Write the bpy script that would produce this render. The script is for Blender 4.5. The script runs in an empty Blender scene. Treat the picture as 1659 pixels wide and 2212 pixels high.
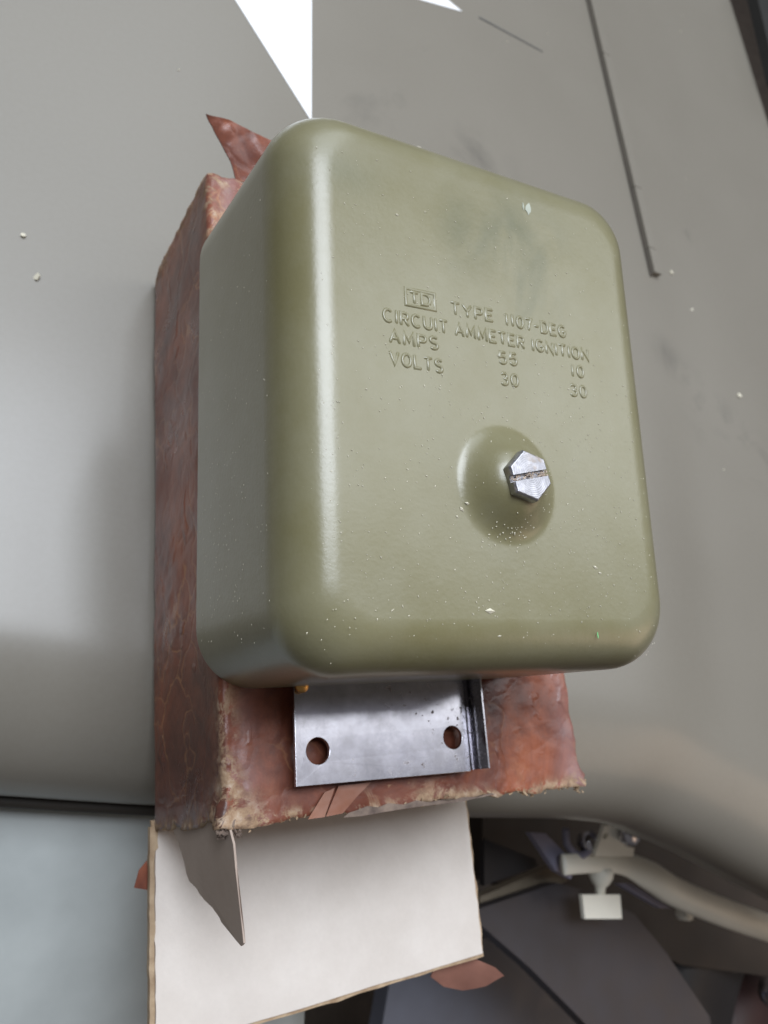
import bpy, bmesh, math, random
from mathutils import Vector, Matrix, Euler, noise
random.seed(7)
sc = bpy.context.scene
S = 0.1                                     # everything below is written in decimetres; S turns it into metres
def V(*a): return Vector(a)

# ------------------------------------------------------------------ camera
CAMP = V(-0.77696812, 0.10344346, 2.19554321)
CAME = Euler((0.37504955, -0.52862033, -0.10550207), 'XYZ')
FPX = 1706.33
cd = bpy.data.cameras.new('camera'); cam = bpy.data.objects.new('camera', cd)
sc.collection.objects.link(cam); sc.camera = cam
cam.location = CAMP * S; cam.rotation_euler = CAME
cd.sensor_fit = 'VERTICAL'; cd.sensor_height = 36; cd.sensor_width = 27
cd.lens = 36 * FPX / 2212.0
cd.clip_start = 0.01; cd.clip_end = 100
cd.dof.use_dof = True; cd.dof.focus_distance = 0.195; cd.dof.aperture_fstop = 20.0
CM = CAME.to_matrix()
def ray(px, py): return CM @ V((px - 829.5) / FPX, -(py - 1106.0) / FPX, -1.0)
def at(px, py, z):                          # point of the place at height z that the photo shows at (px, py)
    d = ray(px, py); return CAMP + d * ((z - CAMP.z) / d.z)
def quat_to(v): return Vector(v).to_track_quat('Z', 'Y').to_euler()

# ------------------------------------------------------------------ world and lamps
w = bpy.data.worlds.new('World'); sc.world = w; w.use_nodes = True
bg = w.node_tree.nodes['Background']; bg.inputs[0].default_value = (0.96, 0.92, 0.92, 1); bg.inputs[1].default_value = 0.14
def area(name, target, direction, dist, sx, sy, radiance, col, along=(0, 1, 0)):
    l = bpy.data.lights.new(name, 'AREA'); l.shape = 'RECTANGLE'; l.size = sx * S; l.size_y = sy * S
    l.energy = radiance * math.pi * sx * sy * S * S; l.color = col
    o = bpy.data.objects.new(name, l); sc.collection.objects.link(o)
    d = Vector(direction).normalized(); o.location = (Vector(target) + d * dist) * S
    zc = d; xc = Vector(along).cross(zc).normalized(); yc = zc.cross(xc)
    m = Matrix((xc, yc, zc)).transposed(); o.rotation_euler = m.to_euler()
    return o
T0 = (0.45, 1.0, 0.7)
area('strip_lamp', T0, (-0.14, 0.29, 0.94), 20, 12.2, 11, 13.6, (0.85, 0.91, 1.0))
area('ceiling_lamp', T0, (0.53, 0.24, 0.80), 26, 19, 11, 2.8, (0.95, 0.98, 1.0))
area('plate_fill_lamp', T0, (0.44, 0.10, 0.89), 26, 12, 8, 0.6, (0.80, 0.84, 1.0))  # added unseen fill, gives the steel plate its bluish reflection
area('rear_ceiling_lamp', (0, 1.5, -0.7), (0.02, 0.70, 0.71), 26, 14, 12, 2.6, (0.84, 0.92, 1.0))
area('warm_bulb', (0.5, 0, 0), (0.82, -0.42, 0.40), 14, 7.0, 7.0, 1.35, (1.0, 0.72, 0.50))
sc.view_settings.view_transform = 'Standard'; sc.view_settings.look = 'None'
sc.view_settings.exposure = 0.0; sc.view_settings.gamma = 1.0
sc.view_settings.use_curve_mapping = False

# ------------------------------------------------------------------ materials
class MatB:
    def __init__(s, name):
        s.m = bpy.data.materials.new(name); s.m.use_nodes = True; s.t = s.m.node_tree
        s.p = s.t.nodes['Principled BSDF']; s.co = s.n('ShaderNodeTexCoord').outputs['Object']
    def n(s, k, **kw):
        x = s.t.nodes.new(k)
        for a, b in kw.items(): setattr(x, a, b)
        return x
    def l(s, a, b): s.t.links.new(a, b)
    def noise(s, scale, detail=4, rough=.55, dist=0, vec=None, stretch=None):
        x = s.n('ShaderNodeTexNoise'); x.inputs['Scale'].default_value = scale; x.inputs['Detail'].default_value = detail
        x.inputs['Roughness'].default_value = rough; x.inputs['Distortion'].default_value = dist
        v = vec or s.co
        if stretch:
            mp = s.n('ShaderNodeMapping'); mp.inputs['Scale'].default_value = stretch; s.l(v, mp.inputs['Vector']); v = mp.outputs[0]
        s.l(v, x.inputs['Vector']); return x.outputs['Fac']
    def vor(s, scale, feature='F1', rand=1):
        x = s.n('ShaderNodeTexVoronoi', feature=feature); x.inputs['Scale'].default_value = scale
        x.inputs['Randomness'].default_value = rand; s.l(s.co, x.inputs['Vector']); return x.outputs['Distance']
    def ramp(s, fac, *stops):
        r = s.n('ShaderNodeValToRGB'); e = r.color_ramp.elements
        while len(e) < len(stops): e.new(.5)
        for i, (p, c) in enumerate(stops):
            if not isinstance(c, (tuple, list)): c = (c, c, c)
            e[i].position = p; e[i].color = (*c, 1)
        s.l(fac, r.inputs[0]); return r.outputs[0]
    def mix(s, f, a, b, mode='MIX'):
        x = s.n('ShaderNodeMix', data_type='RGBA', blend_type=mode)
        for i, v in ((0, f), (6, a), (7, b)):
            if hasattr(v, 'links'): s.l(v, x.inputs[i])
            elif i == 0: x.inputs[0].default_value = v
            else: x.inputs[i].default_value = (*v, 1)
        return x.outputs[2]
    def math(s, op, a, b=0.0):
        x = s.n('ShaderNodeMath', operation=op)
        for i, v in ((0, a), (1, b)):
            if hasattr(v, 'links'): s.l(v, x.inputs[i])
            else: x.inputs[i].default_value = v
        return x.outputs[0]
    def attr(s, nm): x = s.n('ShaderNodeAttribute'); x.attribute_name = nm; return x.outputs['Fac']
    def set(s, **kw):
        for k, v in kw.items():
            k = {'color': 'Base Color', 'rough': 'Roughness', 'metal': 'Metallic', 'coat': 'Coat Weight', 'coatr': 'Coat Roughness', 'spec': 'Specular IOR Level'}[k]
            i = s.p.inputs[k]
            if hasattr(v, 'links'): s.l(v, i)
            elif isinstance(v, tuple): i.default_value = (*v, 1)
            else: i.default_value = v
        return s
    def bump(s, h, strength, dist):
        b = s.n('ShaderNodeBump'); b.inputs['Strength'].default_value = strength; b.inputs['Distance'].default_value = dist
        s.l(h, b.inputs['Height'])
        prev = s.p.inputs['Normal'].links
        if prev: s.l(prev[0].from_socket, b.inputs['Normal'])
        s.l(b.outputs[0], s.p.inputs['Normal']); return s

def paint(name, base, rough=.36, smudge=True, dust=.25, peel=.00012):
    b = MatB(name)
    col = b.mix(b.ramp(b.noise(14, 3), (.3, 0.), (.7, 1.)), base, tuple(c * 1.12 for c in base))
    r = b.ramp(b.noise(25, 5, .6), (.3, rough - .04), (.75, rough + .07))
    if smudge:
        # grease wiped over the top of the cover: darker and glossier patches
        g = b.n('ShaderNodeVectorMath', operation='DISTANCE'); b.l(b.co, g.inputs[0])
        sm = b.attr('smudge'); nz = b.ramp(b.noise(38, 6, .62, 0.4, stretch=(1.4, .8, 1)), (.36, 0.), (.56, 1.))
        f = b.math('MULTIPLY', sm, nz)
        col = b.mix(b.math('MULTIPLY', f, .62), col, (base[0] * .36, base[1] * .46, base[2] * .30))
        r = b.mix(b.math('MULTIPLY', f, .5), r, (.62, .62, .62))
    d = b.ramp(b.noise(16, 7, .72), (.35, 0.), (.85, 1.))
    col = b.mix(b.math('MULTIPLY', d, dust), col, (.42, .42, .37))
    b.set(color=col, rough=r, spec=.25, coat=1.0, coatr=.28)
    b.bump(b.noise(800, 3, .55), .30, peel)
    b.bump(b.noise(45, 2, .5), .25, .0004)
    b.l(b.p.inputs['Normal'].links[0].from_socket, b.p.inputs['Coat Normal'])
    return b.m
M_COVER = paint('olive_cover_paint', (.158, .143, .068), .45)
M_LETTER = paint('olive_letter_paint', (.158, .143, .068), .45, smudge=False)

def hood_paint():
    b = MatB('olive_grey_body_paint')
    col = b.mix(b.ramp(b.noise(3, 4), (.3, 0.), (.7, 1.)), (.182, .165, .136), (.207, .189, .157))
    fine = b.ramp(b.noise(420, 3, .6), (.35, 0.), (.65, 1.))
    col = b.mix(b.math('MULTIPLY', fine, .18), col, (.22, .21, .18))
    # dark streaky stains
    st = b.math('MULTIPLY', b.ramp(b.noise(9, 7, .66, 1.2), (.60, 0.), (.70, 1.)), b.ramp(b.noise(2.2, 2), (.50, 0.), (.60, 1.)))
    col = b.mix(b.math('MULTIPLY', st, .55), col, (.045, .042, .038))
    st2 = b.math('MULTIPLY', b.attr('stain'), b.ramp(b.noise(14, 6, .66, .8), (.46, 0.), (.60, 1.)))
    col = b.mix(b.math('MULTIPLY', st2, .45), col, (.060, .056, .050))
    b.set(color=col, rough=b.ramp(b.noise(12, 4), (.3, .34), (.7, .40)), spec=.42, coat=.25, coatr=.2)
    b.bump(b.noise(700, 2), .12, .0001)
    return b.m
M_HOOD = hood_paint()
def plain(name, c, rough=.5, metal=0., var=.25, bscale=200, bd=.0001, bs=.3):
    b = MatB(name)
    lo = tuple(x * (1 - var) for x in c); hi = tuple(min(1, x * (1 + var)) for x in c)
    b.set(color=b.mix(b.ramp(b.noise(30, 5, .6), (.3, 0.), (.7, 1.)), lo, hi), rough=b.ramp(b.noise(60, 4), (.3, max(.05, rough - .06)), (.7, rough + .06)), metal=metal)
    b.bump(b.noise(bscale, 3), bs, bd); return b.m
M_WHITE = plain('white_star_paint', (.86, .87, .88), .4, var=.02)
M_PANEL = plain('grey_green_panel_paint', (.38, .405, .395), .42, var=.08)
M_PALE = plain('pale_green_grey_paint', (.86, .84, .73), .42, var=.05)
M_RUBBER = plain('black_rubber', (.014, .013, .015), .55, var=.2)
M_FLAPR = plain('dark_grey_rubber', (.040, .036, .040), .5, var=.2)
M_BRASS = plain('brass', (.62, .36, .12), .35, 1.)
M_BLUE = plain('grey_violet_steel', (.24, .23, .30), .45, var=.15)
M_SEAM = plain('black_gap_rubber', (.012, .011, .010), .7)
M_BROWNUNDER = plain('brown_underside', (.030, .021, .015), .7, var=.3)
M_FLOOR = plain('brown_floor', (.090, .070, .055), .6, var=.3)
M_CRUMB = plain('pale_debris', (.62, .58, .46), .7)
M_GREENCHIP = plain('green_paint_chip', (.22, .60, .24), .6)

def steel():
    b = MatB('zinc_plated_steel')
    sp = b.math('MULTIPLY', b.ramp(b.noise(420, 3, .6), (.62, 0.), (.68, 1.)), b.ramp(b.noise(30, 4), (.48, 0.), (.58, 1.)))
    mott = b.ramp(b.noise(120, 6, .65), (.3, 0.), (.7, 1.))
    c = b.mix(mott, (.38, .37, .39), (.54, .53, .57)); c = b.mix(b.math('MULTIPLY', sp, .9), c, (.07, .035, .02))
    r = b.ramp(b.noise(90, 6, .7), (.3, .15), (.7, .25))
    b.set(color=c, rough=b.mix(sp, r, (.7, .7, .7)), metal=b.math('SUBTRACT', 1.0, sp))
    b.bump(b.noise(200, 4, stretch=(1, .15, 1)), .15, .0001); return b.m
M_STEEL = steel()
def bolt_mat():
    b = MatB('turned_aluminium_bolt')
    w_ = b.n('ShaderNodeTexWave', wave_type='RINGS', rings_direction='Z'); w_.inputs['Scale'].default_value = 620; w_.inputs['Distortion'].default_value = 2.2
    w_.inputs['Detail'].default_value = 2; w_.inputs['Detail Scale'].default_value = 1.2; b.l(b.co, w_.inputs['Vector'])
    c = b.mix(b.ramp(b.noise(500, 3), (.40, 0.), (.7, 1.)), (.36, .36, .39), (.54, .54, .58))
    d = b.math('MULTIPLY', b.ramp(b.noise(300, 4, .7), (.5, 0.), (.62, 1.)), b.attr('tone_mask'))  # grime in the bolt slot and on one corner
    c = b.mix(d, c, (.40, .30, .20))
    b.set(color=c, rough=b.mix(d, (.42, .42, .42), (.8, .8, .8)), metal=b.math('SUBTRACT', 1.0, d))
    b.bump(w_.outputs['Fac'], .26, .00007); b.bump(b.noise(900, 2), .2, .00005); return b.m
M_BOLT = bolt_mat()

def brown_paper():
    b = MatB('waxed_brown_paper')
    n1 = b.noise(15, 8, .68, 1.0); n2 = b.noise(40, 7, .7, .6)
    c = b.ramp(n1, (.24, (.055, .023, .018)), (.40, (.155, .050, .031)), (.56, (.305, .096, .050)), (.76, (.430, .160, .086)))
    c = b.mix(b.ramp(n2, (.30, .85), (.55, 0.)), c, (.085, .036, .030))
    c = b.mix(b.ramp(b.noise(4.5, 3), (.45, 0.), (.7, .55)), c, (.130, .055, .045))
    c = b.mix(b.math('MULTIPLY', b.attr('tone_mask'), b.ramp(b.noise(10, 6, .65), (.30, .2), (.60, .9))), c, (.045, .024, .021))
    # crease lines where the wax has cracked
    vx = b.n('ShaderNodeVectorMath', operation='ADD'); nn = b.n('ShaderNodeTexNoise'); nn.inputs['Scale'].default_value = 30; nn.inputs['Detail'].default_value = 4
    b.l(b.co, nn.inputs['Vector']); sc_ = b.n('ShaderNodeVectorMath', operation='SCALE'); sc_.inputs['Scale'].default_value = .06
    b.l(nn.outputs['Color'], sc_.inputs[0]); b.l(b.co, vx.inputs[0]); b.l(sc_.outputs[0], vx.inputs[1])
    vo = b.n('ShaderNodeTexVoronoi', feature='DISTANCE_TO_EDGE'); vo.inputs['Scale'].default_value = 48; b.l(vx.outputs[0], vo.inputs['Vector'])
    crack = b.math('MULTIPLY', b.ramp(vo.outputs['Distance'], (0., 1.), (.035, 0.)), b.ramp(b.noise(22, 4), (.42, 0.), (.58, 1.)))
    c = b.mix(b.math('MULTIPLY', crack, .55), c, (.50, .25, .11))
    lilac = b.math('MULTIPLY', b.attr('lilac_band'), b.ramp(b.noise(26, 4), (.35, .2), (.6, 1.)))
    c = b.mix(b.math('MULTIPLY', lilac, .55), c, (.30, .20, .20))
    wr = b.attr('wear'); wm = b.math('MULTIPLY', b.ramp(b.noise(55, 8, .78, .8), (.47, 0.), (.53, 1.)), wr)
    c = b.mix(wm, c, b.ramp(b.noise(240, 5, .7), (.3, (.15, .090, .065)), (.5, (.36, .24, .15)), (.75, (.56, .46, .36))))
    spot = b.math('MULTIPLY', b.ramp(b.noise(110, 5, .7), (.68, 0.), (.74, 1.)), .7)
    c = b.mix(spot, c, (.52, .34, .20))
    fold = b.ramp(vo.outputs['Distance'], (0., 0.), (.12, 1.))
    def rid(scale, dist):
        x = b.n('ShaderNodeTexNoise'); x.noise_type = 'RIDGED_MULTIFRACTAL'; x.inputs['Scale'].default_value = scale; x.inputs['Detail'].default_value = 5
        x.inputs['Roughness'].default_value = .55; x.inputs['Distortion'].default_value = dist; b.l(vx.outputs[0], x.inputs['Vector']); return b.ramp(x.outputs['Fac'], (.25, 0.), (.9, 1.))
    r1 = rid(34, .6); r2 = rid(88, .4)
    lit_crest = b.math('MULTIPLY', b.ramp(b.math('MULTIPLY', r1, r2), (.30, 0.), (.62, 1.)), b.ramp(b.noise(12, 4), (.35, .15), (.65, 1.)))
    c = b.mix(b.math('MULTIPLY', lit_crest, .36), c, (.56, .30, .20))  # wrinkle crests painted lighter, as light catching the ridges
    b.set(color=c, rough=b.mix(wm, b.ramp(b.noise(40, 5), (.3, .24), (.7, .42)), (.9, .9, .9)), spec=.34)
    b.bump(fold, .15, .0006); b.bump(r1, .9, .0022); b.bump(r2, .8, .0009); b.bump(b.noise(330, 4, .6), .35, .0003)
    return b.m
M_PAPER = brown_paper()
def board(name, c1, c2, sc1=24):
    b = MatB(name)
    c = b.mix(b.ramp(b.noise(sc1, 6, .6), (.3, 0.), (.7, 1.)), c1, c2)
    fib = b.ramp(b.noise(650, 4, .65), (.3, .0), (.8, .14)); c = b.mix(fib, c, tuple(x * .72 for x in c1))
    b.set(color=c, rough=.85); b.bump(b.noise(500, 4), .3, .0002); b.bump(b.noise(30, 3), .3, .0008); return b.m
M_LINER = board('off_white_liner', (.575, .520, .468), (.675, .622, .572))
M_GREYBOARD = board('grey_board', (.38, .30, .245), (.48, .39, .33))
M_FRAY = board('frayed_tan_board', (.26, .17, .10), (.50, .38, .25), 160)
M_FRAYG = board('frayed_grey_board', (.09, .065, .055), (.28, .21, .165), 160)

# ------------------------------------------------------------------ mesh helpers
def mk(name, vs, fs, m, parent=None, smooth=True, attrs=None, loc=None):
    """vs in decimetres, in the space of the parent thing"""
    me = bpy.data.meshes.new(name); me.from_pydata([tuple(Vector(v) * S) for v in vs], [], fs)
    me.validate(); me.update()
    for mm in (m if isinstance(m, (list, tuple)) else [m]): me.materials.append(mm)
    if smooth: me.polygons.foreach_set('use_smooth', [True] * len(me.polygons))
    for k, vals in (attrs or {}).items():
        a = me.attributes.new(k, 'FLOAT', 'POINT'); a.data.foreach_set('value', vals)
    o = bpy.data.objects.new(name, me); sc.collection.objects.link(o)
    if parent: o.parent = parent
    if loc: o.location = Vector(loc) * S
    return o
def mkbm(name, bm, m, parent=None, smooth=False, loc=None, bevel=0.0, seg=2):
    if bevel:
        bmesh.ops.bevel(bm, geom=[e for e in bm.edges if len(e.link_faces) == 2 and e.calc_face_angle(0) > .5], offset=bevel, segments=seg, affect='EDGES', profile=.5)
    bmesh.ops.recalc_face_normals(bm, faces=bm.faces)
    me = bpy.data.meshes.new(name)
    for v in bm.verts: v.co *= S
    bm.to_mesh(me); bm.free(); me.materials.append(m)
    if smooth:
        me.polygons.foreach_set('use_smooth', [True] * len(me.polygons)); me.set_sharp_from_angle(angle=math.radians(38))
    o = bpy.data.objects.new(name, me); sc.collection.objects.link(o)
    if parent: o.parent = parent
    if loc: o.location = Vector(loc) * S
    return o
def thing(name, label, cat, loc=(0, 0, 0), rot=None, group=None):
    o = bpy.data.objects.new(name, None); sc.collection.objects.link(o); o.empty_display_size = .02
    o.location = Vector(loc) * S
    if rot: o.rotation_euler = rot
    o['label'] = label; o['category'] = cat
    if group: o['group'] = group
    return o
def N3(x, y, z, s=1.0): return noise.noise(Vector((x * s, y * s, z * s)))
def fbm(x, y, z, s, o=4):
    a = 0; k = 1
    for i in range(o): a += k * noise.noise(Vector((x * s + i * 7.3, y * s, z * s))); s *= 2; k *= .5
    return a
def ridge(x, y, z, s, o=3):
    a = 0; k = 1
    for i in range(o): a += k * (1 - 2 * abs(noise.noise(Vector((x * s + 3.1 * i, y * s - 5 * i, z * s))))); s *= 2.1; k *= .5
    return a
def box(bm, x0, x1, y0, y1, z0, z1, M=None):
    vs = [bm.verts.new((x, y, z)) for z in (z0, z1) for y in (y0, y1) for x in (x0, x1)]
    if M is not None:
        for v in vs: v.co = M @ v.co
    for f in ((0, 2, 3, 1), (4, 5, 7, 6), (0, 1, 5, 4), (2, 6, 7, 3), (0, 4, 6, 2), (1, 3, 7, 5)): bm.faces.new([vs[i] for i in f])
def tube(pts, r, n=16, flat=1.0, cap=True):
    """swept tube; r may be a list; flat squashes it vertically"""
    vs = []; fs = []; P = [Vector(p) for p in pts]
    if not isinstance(r, (list, tuple)): r = [r] * len(P)
    for i, p in enumerate(P):
        t = (P[min(i + 1, len(P) - 1)] - P[max(i - 1, 0)]).normalized()
        s = t.cross(V(0, 0, 1));
        if s.length < 1e-3: s = V(1, 0, 0)
        s.normalize(); u = s.cross(t)
        for k in range(n):
            a = 2 * math.pi * k / n; vs.append(p + s * math.cos(a) * r[i] + u * math.sin(a) * r[i] * flat)
    for i in range(len(P) - 1):
        for k in range(n): fs.append((i * n + k, i * n + (k + 1) % n, (i + 1) * n + (k + 1) % n, (i + 1) * n + k))
    if cap: fs.append(tuple(range(n))[::-1]); fs.append(tuple((len(P) - 1) * n + k for k in range(n)))
    return vs, fs
def smoothpath(pts, k=8):
    P = [Vector(p) for p in pts]; out = []
    for i in range(len(P) - 1):
        a = P[max(i - 1, 0)]; b = P[i]; c = P[i + 1]; d = P[min(i + 2, len(P) - 1)]
        for j in range(k):
            t = j / k
            out.append(.5 * ((2 * b) + (c - a) * t + (2 * a - 5 * b + 4 * c - d) * t * t + (3 * b - a - 3 * c + d) * t ** 3))
    out.append(P[-1]); return out
def lathe(prof, n=24, c=(0, 0, 0), axis=None):
    Q = Matrix.Identity(3) if axis is None else Vector(axis).to_track_quat('Z', 'Y').to_matrix()
    vs = []; fs = []
    for r, z in prof:
        for k in range(n):
            a = 2 * math.pi * k / n; vs.append(Q @ V(r * math.cos(a), r * math.sin(a), z) + Vector(c))
    for i in range(len(prof) - 1):
        for k in range(n): fs.append((i * n + k, i * n + (k + 1) % n, (i + 1) * n + (k + 1) % n, (i + 1) * n + k))
    fs.append(tuple(range(n))[::-1]); fs.append(tuple((len(prof) - 1) * n + k for k in range(n)))
    return vs, fs
def slab(name, outline, nrm, th, m, parent, disp=None, loc=None, sub=3, curl=None):
    """thin sheet with a torn outline, given as a list of points; real thickness"""
    bm = bmesh.new(); vs = [bm.verts.new(p) for p in outline]; f = bm.faces.new(vs)
    bmesh.ops.triangulate(bm, faces=[f])
    for _ in range(sub): bmesh.ops.subdivide_edges(bm, edges=bm.edges[:], cuts=1, use_grid_fill=True)
    bmesh.ops.triangulate(bm, faces=bm.faces[:])
    nrm = Vector(nrm).normalized()
    for v in bm.verts:
        if disp: v.co += nrm * disp(v.co)
    bm.verts.index_update()
    g = bmesh.ops.extrude_face_region(bm, geom=bm.faces[:])
    for e in g['geom']:
        if isinstance(e, bmesh.types.BMVert): e.co -= nrm * th
    return mkbm(name, bm, m, parent, smooth=True, loc=loc)
def ragged(a, b, n, amp, seed, up=V(0, 0, 1), side=None):
    a = Vector(a); b = Vector(b); d = (b - a); s = side or d.cross(up).normalized(); out = []
    for i in range(n + 1):
        t = i / n; q = a + d * t
        out.append(q + s * amp * (fbm(t * 9 + seed, seed, 0, 1.0, 4)))
    return out

# ------------------------------------------------------------------ setting
fl = mk('floor', [(-60, -60, -9), (60, -60, -9), (60, 60, -9), (-60, 60, -9)], [(0, 1, 2, 3)], M_FLOOR, smooth=False); fl['kind'] = 'structure'

# ------------------------------------------------------------------ vehicle
HZ = -0.722
veh = thing('military_vehicle', 'olive grey vehicle bonnet with white star and pale brush guard, beneath the brown carton', 'vehicle', (0, 0, HZ))
def hood_front(x):                         # front edge line of the bonnet in plan
    pts = [(-30, .40), (-6, .30), (-.5, .17), (0, .09), (1.38, -.10), (2.2, -.19), (2.7, -.27), (3.2, -.47), (3.8, -.76), (6.0, -1.8)]
    for (a, b), (c, d) in zip(pts, pts[1:]):
        if x <= c: t = (x - a) / (c - a); return b + (d - b) * t
    return pts[-1][1]
def sstep(a, b, x):
    t = max(0, min(1, (x - a) / (b - a))); return t * t * (3 - 2 * t)
def hood_z(x, y):
    # raised centre panel with a rounded front corner; the side beyond it lies lower
    cx = 2.93 + (y - .37) * .185 if y < 3.2 else 3.46
    rc = 1.0; y0 = -.38
    qx = x - (cx - rc); qy = (y0 + rc) - y
    if qx > 0 and qy > 0: d = math.hypot(qx, qy) - rc
    else: d = max(qx, qy) - rc
    return -(.025 + .040 * sstep(2.4, .6, y)) * sstep(-.30, .34, d) - .018 * max(0, x - cx)
def make_hood():
    xs = [-2.75, -2.7, -2.6, -2.4, -2.2] + [-2 + .125 * i for i in range(56)] + [5.0 + .05 * i for i in range(21)]
    R = .42; RY = .58
    rows = []
    arc = 14
    vs = []; fs = []
    ylist = [('a', math.pi / 2 * (1 - i / arc)) for i in range(arc + 1)] + [('f', .08 * i) for i in range(1, 40)] + [('f', 3.2 + .35 * i) for i in range(0, 18)]
    for k, v in ylist[::1]:
        for x in xs:
            yf = hood_front(x)
            if k == 'a': y = yf + RY * (1 - math.sin(v)); z = -R * (1 - math.cos(v))
            else: y = yf + RY + v; z = 0
            z += hood_z(x, y) * 1.0
            if x < -2.2: z -= .9 * (-2.2 - x) ** 2
            if x > 5.75: z -= (x - 5.75) ** 1.0 * .9
            vs.append((x, y, z))
    nx = len(xs); ny = len(ylist)
    lower = []
    for x in xs:                                # short return below the rolled edge
        vs.append((x, hood_front(x) + .015, -R - .16 + hood_z(x, hood_front(x))))
    for j in range(ny - 1):
        for i in range(nx - 1): a = j * nx + i; fs.append((a, a + 1, a + nx + 1, a + nx))
    base = ny * nx
    for i in range(nx - 1): fs.append((base + i, base + i + 1, i + 1, i))
    stn = []
    def seg(p, a, b_):
        ax, ay = a; bx_, by_ = b_; dx, dy = bx_ - ax, by_ - ay; t = max(0, min(1, ((p[0] - ax) * dx + (p[1] - ay) * dy) / (dx * dx + dy * dy)))
        return math.hypot(p[0] - ax - dx * t, p[1] - ay - dy * t)
    lines = [(at(1440, 760, HZ), at(1520, 850, HZ), .10), (at(1520, 850, HZ), at(1650, 990, HZ), .17), (at(1010, 330, HZ), at(1100, 400, HZ), .08), (at(870, 20, HZ), at(885, 40, HZ), .04), (at(1500, 870, HZ), at(1530, 940, HZ), .05)]
    for v in vs: stn.append(max(math.exp(-(seg(v, (a.x, a.y), (b_.x, b_.y)) / w_) ** 2) for a, b_, w_ in lines))
    o = mk('bonnet', vs, fs, M_HOOD, veh, attrs={'stain': stn})
    sol = o.modifiers.new('thickness', 'SOLIDIFY'); sol.thickness = .0016; sol.offset = -1
    return o
hood = make_hood()
def flatdeco(name, pts, m, parent, z, th=.003):
    bm = bmesh.new(); vs = [bm.verts.new((p[0], p[1], z)) for p in pts]; f = bm.faces.new(vs)
    g = bmesh.ops.extrude_face_region(bm, geom=[f])
    for e in g['geom']:
        if isinstance(e, bmesh.types.BMVert): e.co.z -= th
    return mkbm(name, bm, m, parent)
cx, cy, rs = .45, 4.98, 1.60
star = []
for k in range(10):
    a = math.radians(-76 + 36 * k); r = rs if k % 2 == 0 else rs * .382
    star.append((cx + r * math.cos(a), cy + r * math.sin(a)))
o = flatdeco('star_marking', star, M_WHITE, hood, .004); o['label'] = 'white painted star'
# hinge strip standing proud of the bonnet, in knuckle segments
yy = 3.19
segs = [.20, .52, 1.25, 1.6, 2.0, 2.4]
for k, L in enumerate(segs):
    bm = bmesh.new(); box(bm, 3.404, 3.476, yy + (.005 if k else 0), yy + L, -.004, .030)
    mkbm('hinge_knuckle', bm, M_HOOD, hood, smooth=True, bevel=.013, seg=3); yy += L
bm = bmesh.new(); box(bm, 3.391, 3.4015, 3.17, yy, -.004, .003); mkbm('hinge_shadow_line', bm, plain('shadow_line_brown', (.085, .070, .055), .8), hood)  # dark strip painting the shadow line beside the raised hinge strip
# fine dark line on the bonnet
a = at(1035, 38, HZ); b2 = at(1172, 112, HZ); a.z = b2.z = 0
s = (b2 - a).cross(V(0, 0, 1)).normalized() * .012
flatdeco('dark_line', [a - s * .6, b2 - s * .4, b2 + s * .4, a + s * .6], plain('dark_line_paint', (.075, .075, .072), .5), hood, .003, .002)
# seam and front panel below it
def P(px, py, z):
    q = at(px, py, z); q.z -= HZ; return q
vs = []; fs = []
n = 40
prof = [(0.42, -.56), (.30, -.60), (.17, -.62), (.02, -.635), (-.35, -.68), (-.8, -.80), (-1.4, -1.1), (-2.6, -2.3)]
for i in range(n + 1):
    x = -3 + (3.93) * i / n
    for (dy, z) in prof: vs.append((x, hood_front(x) - .10 + dy, z - (.10 * sstep(.70, .93, x))))
m_ = len(prof)
for i in range(n):
    for j in range(m_ - 1): a = i * m_ + j; fs.append((a, a + 1, a + m_ + 1, a + m_))
fp = mk('front_panel', vs, fs, M_PANEL, veh); sol = fp.modifiers.new('thickness', 'SOLIDIFY'); sol.thickness = .004; sol.offset = -1

vs, fs = tube([(-3, hood_front(-3) + .02, -.50)] + [(-1.5 + .2 * i, hood_front(-1.5 + .2 * i) - .012, -.50) for i in range(13)], .026, 10); mk('gap_dark_strip', vs, fs, plain('gap_dark_brown', (.026, .021, .016), .7), veh)  # dark strip added to stand for the shaded gap below the bonnet edge
# brush guard: flattened pale tube end clamped by a wing bolt, with bracket
guard = None
zt = -2.25
gp = [at(1215, 1868, zt + .02), at(1275, 1864, zt), at(1345, 1866, zt), at(1400, 1890, zt), at(1455, 1925, zt - .02), at(1540, 1962, zt - .05), at(1640, 1998, zt - .1), at(1760, 2035, zt - .15), at(2000, 2100, zt - .3)]
gp = [q - V(0, 0, HZ) for q in smoothpath(gp, 6)]
rr = []
for i in range(len(gp)):
    t = i / 6; rr.append(.066 + .038 * sstep(1.4, 3.2, t))
vs, fs = tube(gp, rr, 20, 1.0)
# flatten the clamped end
vv = []
for i, q in enumerate(vs):
    ring = i // 20; t = ring / 6; k = .34 + .66 * sstep(1.8, 3.6, t); c = gp[ring]; vv.append(V(q.x, q.y, c.z + (q.z - c.z) * k))
guard = mk('brush_guard', vv, fs, M_PALE, veh)
def L(px, py, z): return at(px, py, z) - V(0, 0, HZ)
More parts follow.
